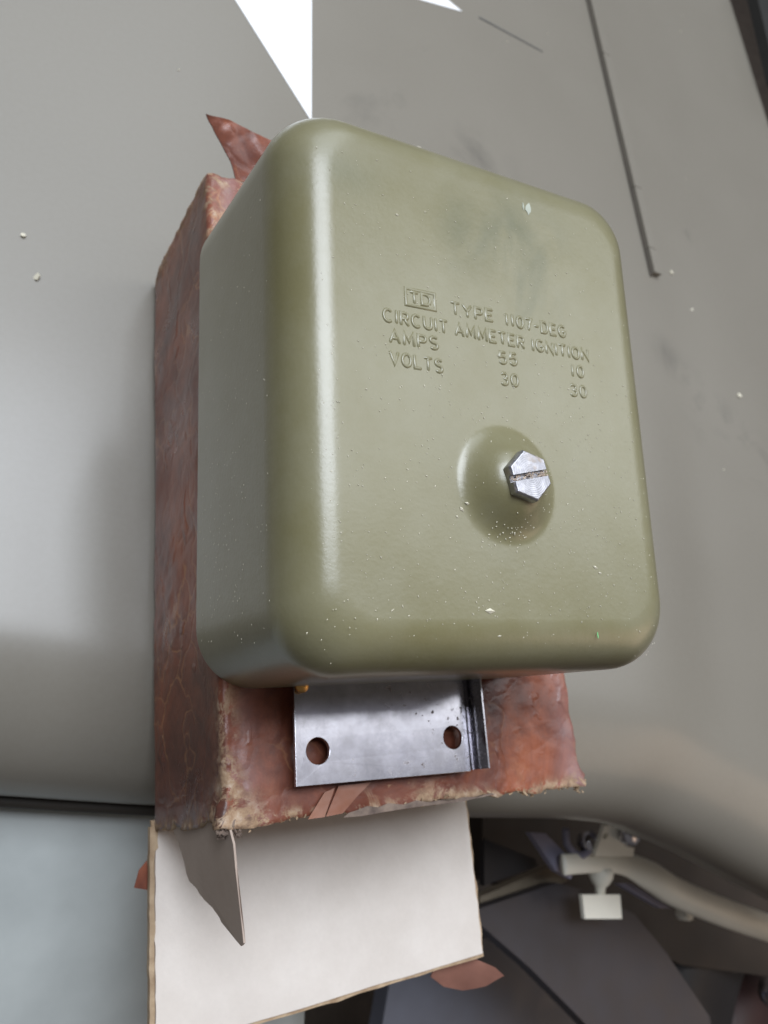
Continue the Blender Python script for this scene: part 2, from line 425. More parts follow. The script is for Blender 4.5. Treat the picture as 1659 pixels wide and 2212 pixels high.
# wing bolt below the tube
c0 = L(1298, 1880, zt - .05); c1 = L(1295, 1945, zt - .10); ax = (c1 - c0)
bolt = mk('wing_bolt', *lathe([(.02, -.03), (.07, -.03), (.088, 0), (.086, .04), (.062, .085), (.038, .11), (.034, .27), (.02, .28)], 24, c0, ax.normalized()), M_PALE, guard)
pa, pb, pc, pd = L(1254, 1932, zt - .06), L(1336, 1932, zt - .06), L(1340, 1984, zt - .07), L(1260, 1984, zt - .07)
nn = (pb - pa).cross(pd - pa).normalized() * .016
bm = bmesh.new(); vs8 = [bm.verts.new(q) for q in (pa + nn, pb + nn, pc + nn, pd + nn, pa - nn, pb - nn, pc - nn, pd - nn)]
for f in ((0, 1, 2, 3), (7, 6, 5, 4), (0, 4, 5, 1), (1, 5, 6, 2), (2, 6, 7, 3), (3, 7, 4, 0)): bm.faces.new([vs8[i] for i in f])
mkbm('wing', bm, M_PALE, guard, smooth=True, bevel=.010)
# bracket tab with hole: two plates round the hole
def plate(name, quad, th, m, parent, hole=None):
    q = [Vector(p) for p in quad]; nrm = (q[1] - q[0]).cross(q[3] - q[0]).normalized()
    bm = bmesh.new(); outer = [bm.verts.new(p) for p in q]
    if hole:
        hc, hr = hole; hc = Vector(hc); ex = (q[1] - q[0]).normalized(); ey = nrm.cross(ex)
        n = 24; ring = [bm.verts.new(hc + ex * hr * math.cos(2 * math.pi * i / n) + ey * hr * math.sin(2 * math.pi * i / n)) for i in range(n)]
        es = [bm.edges.new((ring[i], ring[(i + 1) % n])) for i in range(n)] + [bm.edges.new((outer[i], outer[(i + 1) % len(q)])) for i in range(len(q))]
        bmesh.ops.triangle_fill(bm, edges=es, use_beauty=True)
    else: bm.faces.new(outer)
    g = bmesh.ops.extrude_face_region(bm, geom=bm.faces[:])
    for e in g['geom']:
        if isinstance(e, bmesh.types.BMVert): e.co -= nrm * th
    return mkbm(name, bm, m, parent)
zb = zt + .16
br = plate('bracket', [L(1285, 1850, zb - .05), L(1368, 1850, zb - .05), L(1372, 1812, zb), L(1352, 1815, zb + .03), L(1330, 1784, zb + .10), L(1306, 1784, zb + .10)], .03, M_PALE, guard, (L(1308, 1806, zb + .055), .025))
mk('bolt_head', *lathe([(.02, 0), (.085, 0), (.09, .02), (.085, .07), (.06, .09), (.01, .095)], 6, L(1350, 1798, zb + .08), (.1, -.2, 1)), M_STEEL, guard)
vs, fs = tube([L(1340, 1770, zb + .12), L(1424, 1800, zb + .10)], .028, 12); mk('rod', vs, fs, M_PALE, guard)
mk('bolt_head', *lathe([(.02, 0), (.05, 0), (.05, .10), (.03, .12), (.01, .12)], 6, L(1490, 1975, zt - .28), (0, 0, -1)), M_PALE, guard)
mk('bolt_head', *lathe([(.02, 0), (.10, 0), (.11, .06), (.08, .2), (.01, .22)], 12, L(1655, 2140, zt - .2), (0, 0, 1)), M_STEEL, guard)
# clamp hardware left of the bracket
vs, fs = tube(smoothpath([L(1222, 1790, zt), L(1226, 1825, zt - .02), L(1250, 1848, zt), L(1272, 1836, zt + .05), L(1280, 1800, zt + .08)], 5), .026, 10); mk('clamp_loop', vs, fs, M_BLUE, guard)
mk('clamp_nut', *lathe([(.02, 0), (.07, 0), (.07, .09), (.01, .1)], 6, L(1262, 1822, zt), (0, .3, 1)), M_STEEL, guard)
plate('stay', [L(1135, 1798, zt - .1), L(1168, 1800, zt - .1), L(1234, 1868, zt - .1), L(1222, 1898, zt - .1), L(1190, 1880, zt - .1)], .05, M_BLUE, guard)
plate('stay', [L(1325, 1908, zt - .25), L(1352, 1908, zt - .25), L(1440, 1962, zt - .25), L(1415, 1960, zt - .25)], .05, M_BLUE, guard)
plate('lower_stay', [L(1015, 1935, -2.9), L(1175, 1868, -2.9), L(1205, 1900, -2.9), L(1060, 1955, -2.9), L(1015, 1975, -2.9)], .12, plain('beige_paint', (.21, .17, .12), .5), guard)
# dark mud flap below
def lv(pts, z, dz=0): return [L(px, py, z + dz * (py - 2000) / 100) for px, py in pts]
mf = plate('mud_flap', lv([(1180, 1905), (1255, 1925), (1345, 1972), (1410, 2050), (1505, 2190), (1520, 2300), (1320, 2290), (1215, 2180), (1120, 2085), (1005, 1985), (1005, 1962)], -2.7), .12, M_FLAPR, veh)
# tyre right, lying behind
def tyre(name, c, R, r, axis, m):
    Q = Vector(axis).to_track_quat('Z', 'Y').to_matrix(); vs = []; fs = []; nu, nv = 64, 20
    for i in range(nu):
        a = 2 * math.pi * i / nu
        for j in range(nv):
            b_ = 2 * math.pi * j / nv; cx_ = math.copysign(abs(math.cos(b_)) ** .6, math.cos(b_)); sx_ = math.copysign(abs(math.sin(b_)) ** .7, math.sin(b_))
            q = V((R + r * cx_) * math.cos(a), (R + r * cx_) * math.sin(a), r * .8 * sx_); vs.append(Q @ q + c)
    for i in range(nu):
        for j in range(nv): fs.append((i * nv + j, ((i + 1) % nu) * nv + j, ((i + 1) % nu) * nv + (j + 1) % nv, i * nv + (j + 1) % nv))
    return vs, fs
mk('tyre', *tyre('tyre', L(1600, 2300, -5.4), 2.3, .75, (.25, -.2, 1), None), M_RUBBER, veh)
mk('hub', *lathe([(.3, 0), (1.5, 0), (1.55, .2), (1.2, .5), (.5, .55)], 32, L(1600, 2315, -5.5), (.25, -.2, 1)), plain('dark_red_hub_paint', (.035, .014, .014), .5), veh)
# brown chassis cross member seen through the gap
plate('chassis_member', lv([(1000, 1640), (1700, 1780), (1760, 2120), (1420, 2075), (1200, 1960), (1000, 1890)], -4.3), .3, M_BROWNUNDER, veh)
plate('lower_panel', lv([(820, 2080), (1120, 1990), (1290, 2200), (1330, 2420), (760, 2420)], -4.1), .2, plain('slate_blue_grey_paint', (.105, .110, .135), .5, var=.1), veh)
plate('strap', lv([(1035, 1812), (1145, 1855), (1150, 1870), (1035, 1912)], -2.75), .06, M_RUBBER, veh)
# dark door edge in the top right corner
plate('cowl_edge', [L(1605, -40, -.7), L(1680, -60, -.7), L(1720, 300, -.72), L(1655, 180, -.72)], .1, M_SEAM, veh)

# ------------------------------------------------------------------ carton
W_, L_, H_ = 1.325, 2.195, .70
carton = thing('cardboard_carton', 'worn brown waxed carton lying on the vehicle bonnet, its off white end flap open', 'cardboard box', (0, 0, -H_))
def carton_sleeve():
    # one wrapped wall round four sides: left, top, right, bottom, with softened edges
    r = .024; th = .030
    sec = []                                # (x, z, nx, nz, tag)
    def line(x0, z0, x1, z1, n, nx, nz, first=True):
        for i in range(n):
            t = i / n; sec.append((x0 + (x1 - x0) * t, z0 + (z1 - z0) * t, nx, nz))
    def arc(cx_, cz_, a0, a1, n):
        for i in range(n):
            a = math.radians(a0 + (a1 - a0) * i / n); sec.append((cx_ + r * math.cos(a), cz_ + r * math.sin(a), math.cos(a), math.sin(a)))
    line(0, r, 0, H_ - r, 46, -1, 0); arc(r, H_ - r, 180, 90, 8)
    line(r, H_, W_ - r, H_, 90, 0, 1); arc(W_ - r, H_ - r, 90, 0, 8)
    line(W_, H_ - r, W_, r, 46, 1, 0); arc(W_ - r, r, 0, -90, 6)
    line(W_ - r, 0, r, 0, 24, 0, -1); arc(r, r, 270, 180, 6)
    ns = len(sec); nv = 170
    vs = []; fs = []; wear = []; lilac_band = []; tone_mask = []
    for j in range(nv + 1):
        t = j / nv
        for i, (x, z, nx, nz) in enumerate(sec):
            y = L_ * t
            torn = 0
            if j < 6:                        # torn near edge
                torn = (1 - j / 6) * (.030 * fbm(x * 2, z * 2 + 4, 1.7, 2.4, 5) + .012 * fbm(x, z, 9, 14, 3) + .006)
            if j > nv - 5: torn = (1 - (nv - j) / 5) * .012 * fbm(x * 2, z * 2, 3.7, 5, 4)
            d = .0030 * fbm(x, y, z, 3.0, 3) + .0028 * ridge(x + .3 * y, y, z, 11.0, 4) * max(0, .5 + 1.6 * fbm(x, y, z + 3, 1.7, 2))
            ec = 1.0 if 0 < abs(nx) < 1 else 0.0
            # distance to the upper-left edge and the near edge
            dl = math.hypot(x, z - H_); dr = math.hypot(x - W_, z - H_)
            wl = math.exp(-(dl / .045) ** 2) * (1.0 if (y < .62 or y > 1.75) else .7)
            wr = .35 * math.exp(-(dr / .03) ** 2)
            wn = math.exp(-(y / .028) ** 2) * (1.25 if nz > -.5 else 0)
            if nz > .5 and .35 < x < .95: wn = max(wn, 1.2 * math.exp(-(y / .055) ** 2) * sstep(-.15, .25, fbm(x, 0, 0, 5, 2)))
            wc = 1.3 * math.exp(-(math.hypot(x - .01, y, z - H_) / .10) ** 2) + 1.2 * math.exp(-(math.hypot(x - W_, y, z - H_) / .06) ** 2)
            we = .9 * math.exp(-((y - L_) / .05) ** 2)
            wv = min(1.2, wl + wr + wn + wc + we)
            d += .005 * wv * fbm(x, y, z, 18, 4) + .018 * wc * (ridge(x, y, z, 13, 3) - .6)
            if x < .2 and nz > .5: d += .006 * math.exp(-((x - .085) / .03) ** 2)
            sag = -.012 * math.sin(math.pi * min(1, max(0, x / W_))) if nz > .5 else 0
            vs.append(V(x + nx * d, y + torn, z + nz * d + sag)); wear.append(wv)
            tone_mask.append((.85 * sstep(.75, .0, y) if nx < -.5 else 0) + .8 * math.exp(-(math.hypot(x - .03, (y) * .5, z - H_) / .05) ** 2))  # darker towards the near end of the left side and at its corner
            lilac_band.append(math.exp(-((x - .085) / .045) ** 2) * (1 if nz > .5 else 0) + (.8 * math.exp(-((x - 1.28) / .06) ** 2) if nz > .3 else 0))  # lilac-grey tint in a band beside each top edge
    no = len(vs)
    for j in range(nv + 1):
        t = j / nv
        for i, (x, z, nx, nz) in enumerate(sec):
            vs.append(V(x - nx * th, vs[j * ns + i].y if j in (0, nv) else L_ * t, z - nz * th)); wear.append(0.0); lilac_band.append(0.0); tone_mask.append(0.0)
    for j in range(nv):
        for i in range(ns):
            a = j * ns + i; b = j * ns + (i + 1) % ns; c = b + ns; d = a + ns
            fs.append((a, b, c, d)); fs.append((a + no, d + no, c + no, b + no))
    rim0 = len(fs)
    for i in range(ns):
        a = i; b = (i + 1) % ns; fs.append((b, a, a + no, b + no))
        a = nv * ns + i; b = nv * ns + (i + 1) % ns; fs.append((a, b, b + no, a + no))
    rim1 = len(fs)
    o = mk('sleeve', vs, fs, [M_PAPER, M_GREYBOARD, M_FRAY], carton, attrs={'wear': wear, 'lilac_band': lilac_band, 'tone_mask': tone_mask})
    n2 = nv * ns * 2
    mi = []
    for k in range(len(fs)): mi.append((0 if k % 2 == 0 else 1) if k < rim0 else 2)
    o.data.polygons.foreach_set('material_index', mi)
    return o
sleeve = carton_sleeve()
def wr(v): return .006 * fbm(v.x, v.y, v.z, 5, 3)
# closed far end
end = slab('end_panel', [V(.04, L_ - .02, .04), V(W_ - .04, L_ - .02, .04), V(W_ - .04, L_ - .02, H_ - .05), V(.04, L_ - .02, H_ - .05)], (0, 1, 0), .03, M_PAPER, carton, wr)
# bottom flap folded open toward the viewer: brown outer board, off-white inner liner
fx0, fx1, fy = -.008, 1.318, -.665
def fz(y): return .010
def outline_flap(ins, seed, amp):
    a = ragged((fx0 + ins, .03, .012), (fx0 + ins, fy, .012), 34, amp, seed)
    b = ragged((fx0 + ins, fy + ins, .012), (fx1 - ins, -.617 + ins, .012), 30, amp * .4, seed + 3)
    c = ragged((fx1 - ins, -.617 + ins, .012), (fx1 - ins, .03, .012), 34, amp, seed + 8)
    return a[:-1] + b[:-1] + c
def slabflat(name, pts, z0, z1, m, parent, bend):
    bm = bmesh.new(); vs = [bm.verts.new(p) for p in pts]; es = [bm.edges.new((vs[i], vs[(i + 1) % len(vs)])) for i in range(len(vs))]
    bmesh.ops.triangle_fill(bm, edges=es, use_beauty=True)
    for _ in range(3): bmesh.ops.subdivide_edges(bm, edges=bm.edges[:], cuts=1, use_grid_fill=True)
    bmesh.ops.triangulate(bm, faces=bm.faces[:])
    for v in bm.verts: v.co.z = z1 + bend(v.co.x, v.co.y)
    g = bmesh.ops.extrude_face_region(bm, geom=bm.faces[:])
    for e in g['geom']:
        if isinstance(e, bmesh.types.BMVert): e.co.z -= (z1 - z0)
    return mkbm(name, bm, m, parent, smooth=True)
fb = lambda x, y: .006 * fbm(x, y, 0, 2.2, 3)
flap = slabflat('bottom_flap', outline_flap(0, 2.0, .012), -.020, -.004, M_FRAY, carton, fb); flap['label'] = 'open end flap, off white inside with frayed brown edges'
slabflat('liner', outline_flap(.013, 5.0, .005), -.0035, .006, M_LINER, flap, fb)
# a shallow fray of brown paper wrapped up the left edge of the flap
bm = bmesh.new()
prev = None
for i in range(70):
    y = .01 - .675 * i / 69; a = -.013 - .006 * abs(fbm(y, 1, 1, 9, 3)); bq = .001 + .007 * fbm(y, 5, 2, 12, 3) + (.012 if y > -.06 else 0)
    z = fb(0, y)
    ring = [bm.verts.new(q) for q in ((a, y, z - .022), (a, y, z + .006), (bq, y, z + .0105), (bq, y, z - .022))]
    if prev:
        for k in range(4): bm.faces.new((prev[k], prev[(k + 1) % 4], ring[(k + 1) % 4], ring[k]))
    else: bm.faces.new(ring)
    prev = ring
bm.faces.new(prev[::-1])
mkbm('paper_edge', bm, M_FRAY, flap)
# left side flap hanging off the side panel's near edge
def LP(px, py):
    n = V(1, .15, 0); d = ray(px, py); t = (.022 - n.dot(CAMP)) / n.dot(d); return CAMP + d * t + V(0, 0, H_)
sfo = [(508, 1822), (512, 1870), (516, 1920), (521, 1970), (528, 2015), (531, 2036), (526, 2042), (512, 2026), (498, 2008), (482, 1990), (476, 1974), (462, 1958), (446, 1944), (434, 1930), (428, 1918), (414, 1903), (407, 1885), (402, 1862), (394, 1835), (384, 1806), (372, 1780), (440, 1760), (500, 1790)]
sideflap = slab('side_flap', [LP(*p) for p in sfo], (1, .15, 0), .006, M_GREYBOARD, carton, lambda v: .002 * fbm(v.x, v.y, v.z, 8, 2), sub=2)
# crumpled near-left corner: flakes of grey paper
for k in range(34):
    t = random.random(); c = V(random.uniform(-.008, .05), random.uniform(-.02, .022), H_ + random.uniform(-.05, -.004))
    bm = bmesh.new(); n = 5; q = Euler((random.uniform(-1, 1), random.uniform(-1, 1), random.uniform(0, 6))).to_matrix(); r = random.uniform(.006, .018)
    vs_ = [bm.verts.new(c + q @ V(r * math.cos(6.283 * i / n) * random.uniform(.6, 1.3), r * math.sin(6.283 * i / n) * random.uniform(.5, 1.1), random.uniform(-.004, .004))) for i in range(n)]
    f = bm.faces.new(vs_); g = bmesh.ops.extrude_face_region(bm, geom=[f])
    for e in g['geom']:
        if isinstance(e, bmesh.types.BMVert): e.co += q @ V(0, 0, .004)
    if k == 0: acc = bm
    else:
        me = bpy.data.meshes.new('t'); bm.to_mesh(me); bm.free(); acc.from_mesh(me); bpy.data.meshes.remove(me)
o = mkbm('crumpled_corner', acc, M_FRAYG, sleeve); o['kind'] = 'stuff'
# frayed fibres along the torn near edge of the top
acc = bmesh.new()
def chip(acc, c, r, th, asp=1.0):
    n = 5; q = Euler((random.uniform(-.7, .7), random.uniform(-.7, .7), random.uniform(0, 6))).to_matrix()
    a = [acc.verts.new(c + q @ V(r * asp * math.cos(6.283 * i / n) * random.uniform(.6, 1.3), r * math.sin(6.283 * i / n) * random.uniform(.5, 1.2), th)) for i in range(n)]
    b = [acc.verts.new(v.co - q @ V(0, 0, th * 2)) for v in a]
    acc.faces.new(a); acc.faces.new(b[::-1])
    for i in range(n): acc.faces.new((a[i], b[i], b[(i + 1) % n], a[(i + 1) % n]))
for k in range(110):
    x = random.uniform(.06, 1.33)
    if fbm(x, 0, 0, 5, 2) < -.12 and random.random() < .75: continue
    chip(acc, V(x, .012 + random.gauss(.0, .007) + .02 * fbm(x * 2, H_ * 2 + 4, 1.7, 2.4, 3), H_ - random.uniform(0, .03)), random.uniform(.002, .007), .0012, 1.8)
for k in range(14): chip(acc, V(W_ + random.gauss(0, .012), random.gauss(.0, .012), H_ - random.uniform(0, .05)), random.uniform(.004, .013), .002)
o = mkbm('frayed_edge', acc, M_FRAY, sleeve); o['kind'] = 'stuff'
# torn paper tabs
def tab(name, pts, m, nrm, parent=carton, amp=.01, sub=3, th=.005):
    return slab(name, pts, nrm, th, m, parent, lambda v: amp * fbm(v.x, v.y, v.z, 7, 3), sub=sub)
def LC(px, py, z): return at(px, py, z) + V(0, 0, H_)
tab('paper_tab', [LC(512, 388, -.02), LC(495, 350, -.03), LC(478, 315, -.01), LC(462, 278, .02), LC(448, 242, .06), LC(500, 258, .05), LC(548, 282, .04), LC(596, 308, .02), LC(640, 350, .01), LC(600, 400, -.02)], M_PAPER, (0, -.3, 1), amp=.02)
tab('paper_tab', [LC(512, 392, -.06), LC(500, 350, -.07), LC(474, 300, -.05), LC(470, 285, -.05), LC(490, 310, -.06), LC(540, 392, -.06)], M_PAPER, (0, -.3, 1), amp=.01)
tab('paper_tab', [LC(300, 1880, -.74), LC(318, 1858, -.74), LC(350, 1850, -.74), LC(350, 1925, -.74), LC(316, 1922, -.75), LC(290, 1918, -.76)], M_PAPER, (0, 0, 1), amp=.004)
tab('paper_tab', [LC(930, 2110, -.76), LC(960, 2132, -.78), LC(1000, 2140, -.79), LC(1050, 2130, -.78), LC(1090, 2108, -.76), LC(1070, 2090, -.75), LC(1000, 2060, -.745), LC(940, 2080, -.745)], plain('dull_brown_paper', (.20, .090, .066), .5, bscale=60, bd=.001), (0, 0, 1), amp=.008)
# peeled strips and a lifted layer on the top near edge
def TP(px, py): q = at(px, py, 0); q.z = H_ + .004; return q
tab('peeled_paper', [TP(664, 1770), TP(700, 1712), TP(722, 1702), TP(700, 1765)], plain('pale_peeled_paper', (.29, .135, .088), .35, bscale=60, bd=.0015, bs=.6), (0, 0, 1), sleeve, .003, 2, .003)
tab('peeled_paper', [TP(703, 1764), TP(730, 1698), TP(800, 1690), TP(770, 1720), TP(740, 1757)], plain('tan_peeled_paper', (.26, .108, .066), .35, bscale=60, bd=.0015, bs=.6), (0, 0, 1), sleeve, .003, 2, .003)
tab('exposed_board', [TP(742, 1766), TP(752, 1756), TP(770, 1750), TP(792, 1741), TP(815, 1744), TP(838, 1735), TP(870, 1738), TP(898, 1729), TP(925, 1733), TP(950, 1728), TP(968, 1731), TP(1000, 1722), TP(1030, 1721), TP(1058, 1713), TP(1066, 1716), TP(1000, 1731), TP(900, 1743), TP(830, 1754), TP(780, 1763)], M_FRAYG, (0, 0, 1), sleeve, .006, 2, .003)

# ------------------------------------------------------------------ regulator
RO = V(0.48540151, 1.07487768, 0.09673165)
reg = thing('voltage_regulator', 'boxy olive green metal regulator with embossed lettering and hex bolt, resting on the brown carton', 'voltage regulator', RO, Euler((0.11847621, -0.03350971, 0.00756104), 'XYZ'))
w0, l0, h0, tp = 1.194, 1.466, .6733, .0156
OX, OY = .049, .047                         # the cover's centre relative to the empty
DC = (.052, -.214); DR = .163; DH = .074
def dome(x, y):
    d = (math.hypot(x - DC[0], y - DC[1]) - .048) / (DR - .048)
    if d >= 1: return 0
    return DH * (0.5 + 0.5 * math.cos(math.pi * max(0, d)))
def rr_outline(hw, hl, rc, n):
    pts = []
    segs = [(hw - rc, hl - rc, 0), (-hw + rc, hl - rc, 90), (-hw + rc, -hl + rc, 180), (hw - rc, -hl + rc, 270)]
    for q, (cx_, cy_, a0) in enumerate(segs):
        for i in range(n + 1):
            a = math.radians(a0 + 90 * i / n); pts.append((cx_ + rc * math.cos(a), cy_ + rc * math.sin(a)))
        nx_, ny_, na = segs[(q + 1) % 4]; a = math.radians(na)
        ex, ey = nx_ + rc * math.cos(a), ny_ + rc * math.sin(a); sx, sy = pts[-1]
        m = 26
        for i in range(1, m): pts.append((sx + (ex - sx) * i / m, sy + (ey - sy) * i / m))
    return [(x + OX, y + OY) for x, y in pts]
def cover():
    rf = .128; rz = .155; rings = []
    # (inset from base outline, z)
    nn = 14
    hz = [0, .004, .008, .012, .05] + [.1 + .053 * i for i in range(0, 8)]
    for z in hz: rings.append((tp * z / h0, z))
    for i in range(0, nn + 1):
        a = math.pi / 2 * i / nn; rings.append((tp * (h0 - rz) / h0 + rf * (1 - math.cos(a)), h0 - rz + rz * math.sin(a)))
    vs = []; fs = []; sm = []
    N = None
    def put(x, y, z):
        b = dome(x, y) if z >= h0 - .001 and math.hypot(x - DC[0], y - DC[1]) < DR else 0
        vs.append(V(x, y, z + b))
        x -= 0
        s_ = math.exp(-(((x - .16) / .15) ** 2 + ((y - .50) / .13) ** 2)) + math.exp(-(((x - .19) / .08) ** 2 + ((y - .37) / .15) ** 2)) + .5 * math.exp(-(((x + .4) / .1) ** 2 + ((y - .56) / .06) ** 2)) + .7 * math.exp(-(((x + .03) / .07) ** 2 + ((y - .47) / .12) ** 2))
        sm.append(min(1, s_) if z > h0 - .08 else 0)
    for ins, z in rings:
        o = rr_outline(w0 / 2 + tp - ins, l0 / 2 + tp - ins, max(.175 - ins * .55, .05), 12); N = len(o)
        # slight bulge and rim irregularity
        for (x, y) in o:
            zz = z
            if z < .1 and y < 0: zz = z - .010 * math.exp(-((x + .05) / .22) ** 2) * (1 - z / .1) + .006 * math.exp(-((x - .30) / .1) ** 2)
            put(x, y, zz)
    inner = rr_outline(w0 / 2 + tp - rings[-1][0], l0 / 2 + tp - rings[-1][0], max(.175 - rings[-1][0] * .55, .05), 12)
    K = 92
    for k in range(1, K):
        t = 1 - k / K
        for (x, y) in inner: put(DC[0] + (x - DC[0]) * t, DC[1] + (y - DC[1]) * t, h0)
    put(DC[0], DC[1], h0); cidx = len(vs) - 1
    nr = len(rings) + K - 1
    for j in range(nr - 1):
        for i in range(N): a = j * N + i; b = j * N + (i + 1) % N; fs.append((a, b, b + N, a + N))
    for i in range(N): fs.append(((nr - 1) * N + i, (nr - 1) * N + (i + 1) % N, cidx))
    # inner wall so that the shell has thickness
    base = len(vs)
    for ins, z in [(.012, 0), (.020, h0 - .22)]:
        for (x, y) in rr_outline(w0 / 2 + tp - ins, l0 / 2 + tp - ins, .15, 12): put(x, y, z)
    for i in range(N):
        b = (i + 1) % N; fs.append((b, i, base + i, base + b)); fs.append((base + b, base + i, base + N + i, base + N + b))
    fs.append(tuple(base + N + i for i in range(N)))
    return mk('cover', vs, fs, M_COVER, reg, attrs={'smudge': sm})
cov = cover()

# embossed letters from strokes (unit cell: width as given, height 1)
def arcp(cx_, cy_, rx, ry, a0, a1, n=8): return [(cx_ + rx * math.cos(math.radians(a0 + (a1 - a0) * i / n)), cy_ + ry * math.sin(math.radians(a0 + (a1 - a0) * i / n))) for i in range(n + 1)]
G = {
 'T': (.62, [[(0, 1), (.62, 1)], [(.31, 1), (.31, 0)]]),
 'Y': (.66, [[(0, 1), (.33, .48), (.66, 1)], [(.33, .48), (.33, 0)]]),
 'P': (.58, [[(0, 0), (0, 1), (.34, 1)] + arcp(.34, .74, .24, .26, 90, -90)[1:] + [(0, .48)]]),
 'E': (.54, [[(.54, 1), (0, 1), (0, 0), (.54, 0)], [(0, .52), (.44, .52)]]),
 '1': (.24, [[(.12, 0), (.12, 1)]]),
 'I': (.06, [[(.03, 0), (.03, 1)]]),
 '0': (.62, [arcp(.31, .5, .31, .5, 90, 450, 18)]),
 'O': (.72, [arcp(.36, .5, .36, .5, 90, 450, 18)]),
 '7': (.54, [[(0, 1), (.54, 1), (.30, .45), (.22, 0)]]),
 '-': (.36, [[(0, .45), (.36, .45)]]),
 'D': (.64, [[(0, 0), (0, 1), (.28, 1)] + arcp(.28, .5, .36, .5, 90, -90, 10)[1:] + [(0, 0)]]),
 'G': (.70, [arcp(.36, .5, .35, .5, 48, 335, 14) + [(.69, .46), (.42, .46)]]),
 'C': (.70, [arcp(.36, .5, .35, .5, 48, 312, 14)]),
 'R': (.60, [[(0, 0), (0, 1), (.34, 1)] + arcp(.34, .75, .24, .25, 90, -90)[1:] + [(0, .5)], [(.30, .5), (.60, 0)]]),
 'U': (.64, [[(0, 1), (0, .34)] + arcp(.32, .34, .32, .34, 180, 360)[1:] + [(.64, 1)]]),
 'A': (.70, [[(0, 0), (.35, 1), (.70, 0)], [(.13, .34), (.57, .34)]]),
 'M': (.76, [[(0, 0), (.06, 1), (.38, .28), (.70, 1), (.76, 0)]]),
 'N': (.64, [[(0, 0), (0, 1), (.64, 0), (.64, 1)]]),
 'S': (.60, [arcp(.30, .75, .28, .25, 40, 270, 9) + arcp(.30, .25, .28, .25, 90, -140, 9)[1:]]),
 'V': (.68, [[(0, 1), (.34, 0), (.68, 1)]]),
 'L': (.52, [[(0, 1), (0, 0), (.52, 0)]]),
 '5': (.58, [[(.52, 1), (.08, 1), (.02, .56)] + arcp(.27, .32, .30, .32, 125, -150, 10)]),
 '3': (.58, [arcp(.27, .76, .26, .24, 145, -75, 8) + arcp(.27, .27, .30, .27, 75, -150, 9)[1:]]),
}
def stroke(vs, fs, pts, wd, ht, z):
    n = len(pts); P2 = [Vector((p[0], p[1])) for p in pts]
    closed = (P2[0] - P2[-1]).length < 1e-4
    prof = [(-1, 0), (-.78, .45), (-.42, .86), (0, 1), (.42, .86), (.78, .45), (1, 0)]
    base = len(vs)
    for i in range(n):
        if closed and i in (0, n - 1): ta = (P2[-1] - P2[-2]).normalized(); tb = (P2[1] - P2[0]).normalized()
        else: ta = (P2[i] - P2[max(i - 1, 0)]); tb = (P2[min(i + 1, n - 1)] - P2[i]); ta = ta.normalized() if ta.length else tb.normalized(); tb = tb.normalized() if tb.length else ta
        t = (ta + tb)
        if t.length < .2: t = tb
        t.normalize(); s_ = Vector((-t.y, t.x)); k = min(1.7, 1 / max(.45, t.dot(tb)))
        q = P2[i].copy()
        if not closed:
            if i == 0: q -= tb * wd * .7
            if i == n - 1: q += ta * wd * .7
        endk = (0 if (i in (0, n - 1) and not closed) else 1)
        for a, h in prof: vs.append(V(q.x + s_.x * a * wd * k * (.6 if not endk else 1), q.y + s_.y * a * wd * k * (.6 if not endk else 1), z + (h * ht if endk else .0) - .0006))
    m = len(prof)
    for i in range(n - 1):
        for j in range(m - 1): a = base + i * m + j; fs.append((a, a + m, a + m + 1, a + 1))
    if not closed:      # rounded ends: raise second ring slightly inside
        pass
LW, LH = .0052, .0038
def densify(pts, w_):
    # short lead-in points so that stroke ends are steep
    out = [pts[0]]
    a = Vector(pts[0]); b = Vector(pts[1]); d = (b - a); L__ = d.length
    if (Vector(pts[0]) - Vector(pts[-1])).length > 1e-4:
        out.append(tuple(a + d * min(.3, w_ * .35 / L__)))
        out += pts[1:-1]
        a = Vector(pts[-1]); b = Vector(pts[-2]); d = (b - a); out.append(tuple(a + d * min(.3, w_ * .35 / d.length))); out.append(pts[-1])
        return out
    return pts
def text(words, ht, name):
    vs, fs = [], []
    for s_, x0, x1, y0, y1 in words:
        wds = [G[c][0] for c in s_]; gap = .34 if len(s_) > 3 else .40; tot = sum(wds) + gap * (len(s_) - 1); sx = (x1 - x0) / tot; x = 0
        jr = random.Random(hash(len(s_)) + 5)
        for c, wd in zip(s_, wds):
            jy = jr.uniform(-.0012, .0012); ja = jr.uniform(-.03, .03)
            for st in G[c][1]:
                pts = []
                for (u, v_) in st:
                    X = x0 + (x + u) * sx; Y = y0 + (y1 - y0) * (x + u) / tot + v_ * ht + jy; pts.append((X - ja * (v_ - .5) * ht, Y))
                stroke(vs, fs, densify(pts, LW), LW, LH, h0)
            x += wd + gap
    return mk(name, vs, fs, M_LETTER, cov, attrs={})
HT = .0325
lb = [[('TYPE', -.087, .046, .235, .238), ('1107-DEG', .090, .303, .239, .240)],
      [('CIRCUIT', -.293, -.105, .174, .177), ('AMMETER', -.078, .147, .177, .180), ('IGNITION', .178, .382, .180, .183)],
      [('AMPS', -.277, -.137, .121, .124), ('55', .060, .117, .122, .124), ('10', .313, .358, .127, .127)],
      [('VOLTS', -.279, -.127, .062, .064), ('30', .061, .116, .062, .063), ('30', .304, .361, .067, .067)]]
for row in lb: text(row, HT, 'embossed_lettering')
vs, fs = [], []
bx0, bx1, by0, by1 = -.226, -.138, .231, .279
stroke(vs, fs, [(bx0, by0), ((bx0 + bx1) / 2, by0 + .001), (bx1, by0 + .002), (bx1, by1), (bx0, by1 - .002), (bx0, by0)], LW, LH, h0)
o = mk('embossed_frame', vs, fs, M_LETTER, cov)
text([('T', -.211, -.190, .240, .240), ('D', -.178, -.153, .241, .241)], .029, 'embossed_logo')

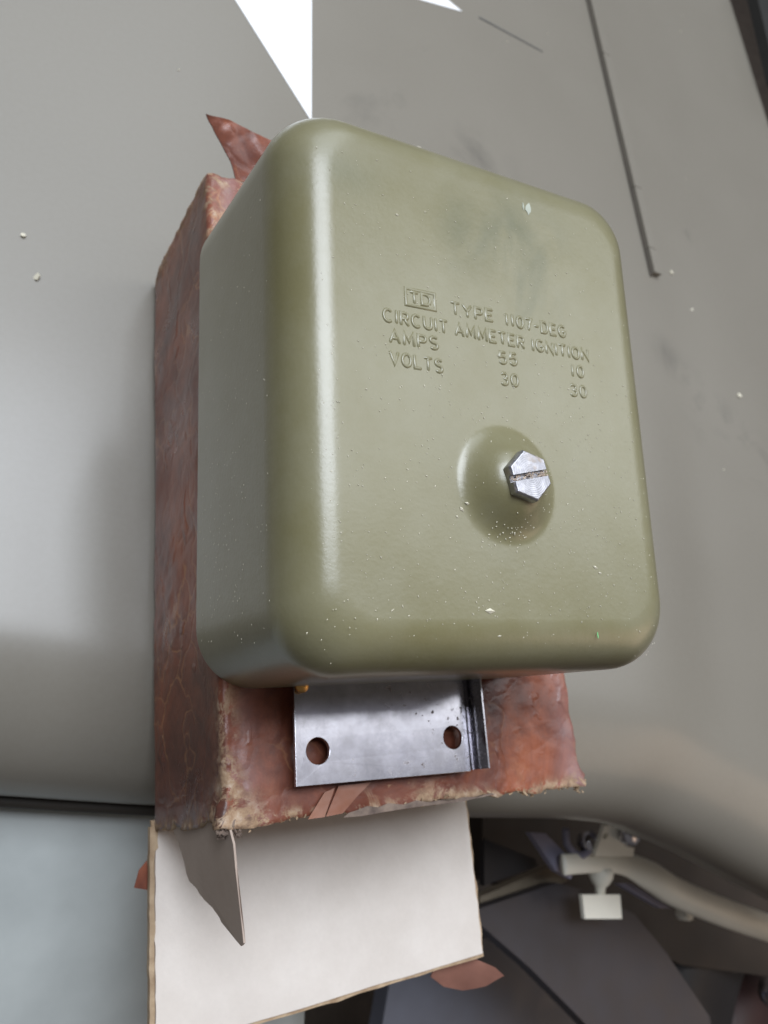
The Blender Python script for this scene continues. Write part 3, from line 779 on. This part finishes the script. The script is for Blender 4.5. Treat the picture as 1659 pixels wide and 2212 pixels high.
# hex bolt with slot on the dome
bz = h0 + DH - .004
def hexbolt():
    R_ = .0675; hh = .030; bm = bmesh.new(); a0 = math.radians(105)
    rings = []
    for r, z in ((R_ * .97, 0), (R_, .003), (R_, hh - .008), (R_ * .93, hh - .0015)):
        rings.append([bm.verts.new((r * math.cos(a0 + math.pi / 3 * k), r * math.sin(a0 + math.pi / 3 * k), z)) for k in range(6)])
    bm.faces.new(rings[0][::-1])
    for a, b in zip(rings, rings[1:]):
        for k in range(6): bm.faces.new((a[k], a[(k + 1) % 6], b[(k + 1) % 6], b[k]))
    # top disc with chamfer: circular rings
    n = 6
    top = bm.faces.new(rings[-1]); bmesh.ops.recalc_face_normals(bm, faces=bm.faces)
    ob = mkbm('hex_bolt', bm, M_BOLT, reg, loc=(DC[0], DC[1], bz), bevel=.0016, seg=2)
    cut = bmesh.new(); q = Matrix.Rotation(math.radians(13), 4, 'Z'); box(cut, -.09, .09, -.0085, .0085, hh - .016, hh + .05, q)
    c = mkbm('cutter', cut, M_BOLT, reg, loc=(DC[0], DC[1], bz))
    bpy.context.view_layer.update()
    md = ob.modifiers.new('slot', 'BOOLEAN'); md.object = c; md.solver = 'EXACT'
    dg = bpy.context.evaluated_depsgraph_get(); me = bpy.data.meshes.new_from_object(ob.evaluated_get(dg)); ob.modifiers.clear(); ob.data = me
    bpy.data.objects.remove(c)
    at_ = me.attributes.new('tone_mask', 'FLOAT', 'POINT')
    vals = []
    for v in me.vertices:
        p = v.co / S; vals.append(1.0 if (abs(-p.x * math.sin(.227) + p.y * math.cos(.227)) < .0095 and p.z < hh - .006) else (.6 if p.x > .03 and p.y > .02 else 0.0))
    at_.data.foreach_set('value', vals)
    # washer-like turned rim just above the hex face
    mk('turned_face', *lathe([(.053, -.001), (.0525, .0006), (.048, .0009), (.02, .0010)], 48, (0, 0, hh)), M_BOLT, ob) if False else None
    return ob
hb = hexbolt(); hb['label'] = 'slotted hexagon bolt of bare metal'
acc = bmesh.new()
for k in range(60):
    t = random.uniform(-.058, .062); chip(acc, V(math.cos(.227) * t - math.sin(.227) * random.uniform(-.006, .006), math.sin(.227) * t + random.uniform(-.006, .006), .0165 + random.uniform(0, .008)), random.uniform(.0015, .004), .0008)
o = mkbm('slot_grime', acc, plain('slot_dirt', (.46, .36, .28), .8, var=.4), hb); o['kind'] = 'stuff'

# mounting plate with upturned flange
RI = Euler((0.11847621, -0.03350971, 0.00756104), 'XYZ').to_matrix().transposed()
def toL(v): return RI @ (Vector(v) - RO)    # the plate lies level on the carton
pz = .052
pnl, pnr = at(640, 1700, pz), at(1017, 1666, pz); pfl = at(640, 1470, pz); px0, px1, py0, py1 = pnl.x, pnr.x, pnl.y, .95
def mplate():
    bm = bmesh.new(); th = .014
    q = [(pnl.x, pnl.y), (pnr.x, pnr.y), (px1 + .03, py1), (px0 + .03, py1)]
    outer = [bm.verts.new((x, y, pz)) for x, y in q]; es = [bm.edges.new((outer[i], outer[(i + 1) % 4])) for i in range(4)]
    for c, hr in ((at(687, 1622, pz), .0375), (at(978, 1593, pz), .036)):
        n = 40; ring = [bm.verts.new((c.x + hr * math.cos(6.28318 * i / n), c.y + hr * math.sin(6.28318 * i / n), pz)) for i in range(n)]
        es += [bm.edges.new((ring[i], ring[(i + 1) % n])) for i in range(n)]
    bmesh.ops.triangle_fill(bm, edges=es, use_beauty=True)
    g = bmesh.ops.extrude_face_region(bm, geom=bm.faces[:])
    for e in g['geom']:
        if isinstance(e, bmesh.types.BMVert): e.co.z -= th
    for v in bm.verts: v.co = toL(v.co)
    return mkbm('mounting_plate', bm, M_STEEL, reg, bevel=.0012, seg=2)
mp_ = mplate()
def flange():
    th = .012; sec = [(-.012, -.0005), (.004, -.002), (.010, -.008), (.014, -.020), (.024, -.024), (.030, -.018), (.034, .02), (.040, .060), (.049, .060), (.044, .015), (.040, -.028), (.028, -.038), (.010, -.034), (-.012, -.0135)]
    sec = [(px1 + a * .66, pz + b_) for a, b_ in sec]
    vs = []; n = len(sec)
    for y, dx in ((pnr.y + .004, 0), (py1, .03)): vs += [toL((x + dx, y, z)) for x, z in sec]
    fs = [(i, (i + 1) % n, n + (i + 1) % n, n + i) for i in range(n)] + [tuple(range(n))[::-1], tuple(range(n, 2 * n))]
    return mk('side_flange', vs, fs, M_STEEL, mp_, smooth=False)
flange()
# base frame under the cover
bm = bmesh.new(); box(bm, -.50, .50, -.60, .62, .060, .11); mkbm('base_tray', bm, M_SEAM, reg, bevel=.01)
mk('terminal_screw', *lathe([(.004, 0), (.020, 0), (.022, .004), (.020, .014), (.010, .018), (.002, .018)], 20, toL(at(650, 1480, pz + .01)), (0, -.2, 1)), M_BRASS, reg)
# rubber feet carrying the far end
for x in (-.42, .42):
    mk('rubber_foot', *lathe([(.04, 0), (.06, 0), (.06, .16), (.04, .17)], 20, (x, .50, -.10)), M_RUBBER, reg)

# dust flecks and crumbs lying on the cover
acc = bmesh.new()
def fleck(x, y, r, lift=0.0):
    z = h0 + dome(x, y) + lift; ax, ay = w0 / 2 - .128, l0 / 2 - .128
    ex = max(0, abs(x - OX) - ax); ey = max(0, abs(y - OY) - ay); e = math.hypot(ex, ey)
    if e >= .118: return
    z -= .155 * (1 - math.sqrt(max(0, 1 - (e / .128) ** 2)))
    a = random.uniform(0, 6.283); n = 4; c = V(x, y, z + .0012); asp = random.uniform(1, 2.6)
    vs_ = [acc.verts.new(c + V(r * asp * math.cos(a) * u - r * math.sin(a) * v, r * asp * math.sin(a) * u + r * math.cos(a) * v, w_)) for u, v, w_ in ((-1, 0, 0), (0, -1, 0), (1, 0, .0), (0, 1, 0), (0, 0, r * .9))]
    for i in range(4): acc.faces.new((vs_[i], vs_[(i + 1) % 4], vs_[4]))
for k in range(1250):
    x = random.uniform(-.56, .56); y = random.uniform(-.66, .64)
    dens = .30 + .7 * sstep(.25, -.15, y)
    if random.random() > dens: continue
    fleck(x, y, random.choice([.0008, .0010, .0012, .0016]))
for k in range(36): fleck(DC[0] + random.gauss(-.005, .04), DC[1] - .130 + random.gauss(0, .016), random.uniform(.0008, .0020))
for x, y, r in ((-.095, -.29, .0045), (-.080, -.275, .0035), (-.11, -.31, .003), (.33, -.42, .004), (.345, -.435, .003), (-.03, -.54, .007), (.0, -.60, .003), (-.24, .48, .003)): fleck(x, y, r)
o = mkbm('dust_flecks', acc, M_CRUMB, cov); o['kind'] = 'stuff'
acc = bmesh.new()
for k in range(420):
    y = random.uniform(-.60, .55); z = random.uniform(.03, .56)
    if random.random() > .25 + .75 * sstep(.1, -.55, y) * sstep(.5, .1, z): continue
    x = OX - (w0 / 2 + tp - tp * z / h0) - .0008; r = random.choice([.0008, .0012, .0018])
    a = random.uniform(0, 6.28)
    q = [acc.verts.new((x - (.001 if i == 4 else 0), y + r * 1.6 * math.cos(a + i * 1.57) * (i < 4), z + r * math.sin(a + i * 1.57) * (i < 4))) for i in range(5)]
    for i in range(4): acc.faces.new((q[i], q[4], q[(i + 1) % 4]))
o = mkbm('dust_flecks', acc, M_CRUMB, cov); o['kind'] = 'stuff'
def chipmark(px, py, w_, h_, m, name):
    d = ray(px, py); Rm = Euler((0.11847621, -0.03350971, 0.00756104), 'XYZ').to_matrix().transposed()
    dl = Rm @ d; ol = Rm @ (CAMP - RO); t = (h0 - ol.z) / dl.z; c = ol + dl * t
    bm = bmesh.new(); n = 11
    f = bm.faces.new([bm.verts.new((c.x + w_ * random.uniform(.5, 1.2) * math.cos(6.283 * i / n), c.y + h_ * random.uniform(.5, 1.2) * math.sin(6.283 * i / n), h0 + .0012)) for i in range(n)])
    g = bmesh.ops.extrude_face_region(bm, geom=[f])
    for e in g['geom']:
        if isinstance(e, bmesh.types.BMVert): e.co.z -= .0016
    return mkbm(name, bm, m, cov)
chipmark(1141, 452, .012, .020, plain('pale_scuff', (.34, .36, .30), .5), 'scuff_mark')
chipmark(1291, 1372, .002, .010, M_GREENCHIP, 'paint_chip')
chipmark(1130, 446, .003, .016, plain('pale_scuff_line', (.30, .32, .26), .5), 'scuff_mark')
# bonnet crumbs
acc = bmesh.new()
for k in range(30):
    x = random.uniform(-1.5, 5.0); y = random.uniform(1.0, 6.5)
    chip(acc, V(x, y, hood_z(x, y) + .003), random.choice([.003, .004, .006, .009]), .002, 1.2)
for px, py, r in ((1203, 848 * 2 - 0, .02),): pass
for px, py, r in ((903, 323, .016), (78, 600, .016), (1607, 850, .022), (1455, 585, .016), (50, 510, .012)):
    q = at(px, py, HZ); chip(acc, V(q.x, q.y, .005 + hood_z(q.x, q.y)), r, .004, 1.0)
o = mkbm('dust_flecks', acc, M_CRUMB, hood); o['kind'] = 'stuff'
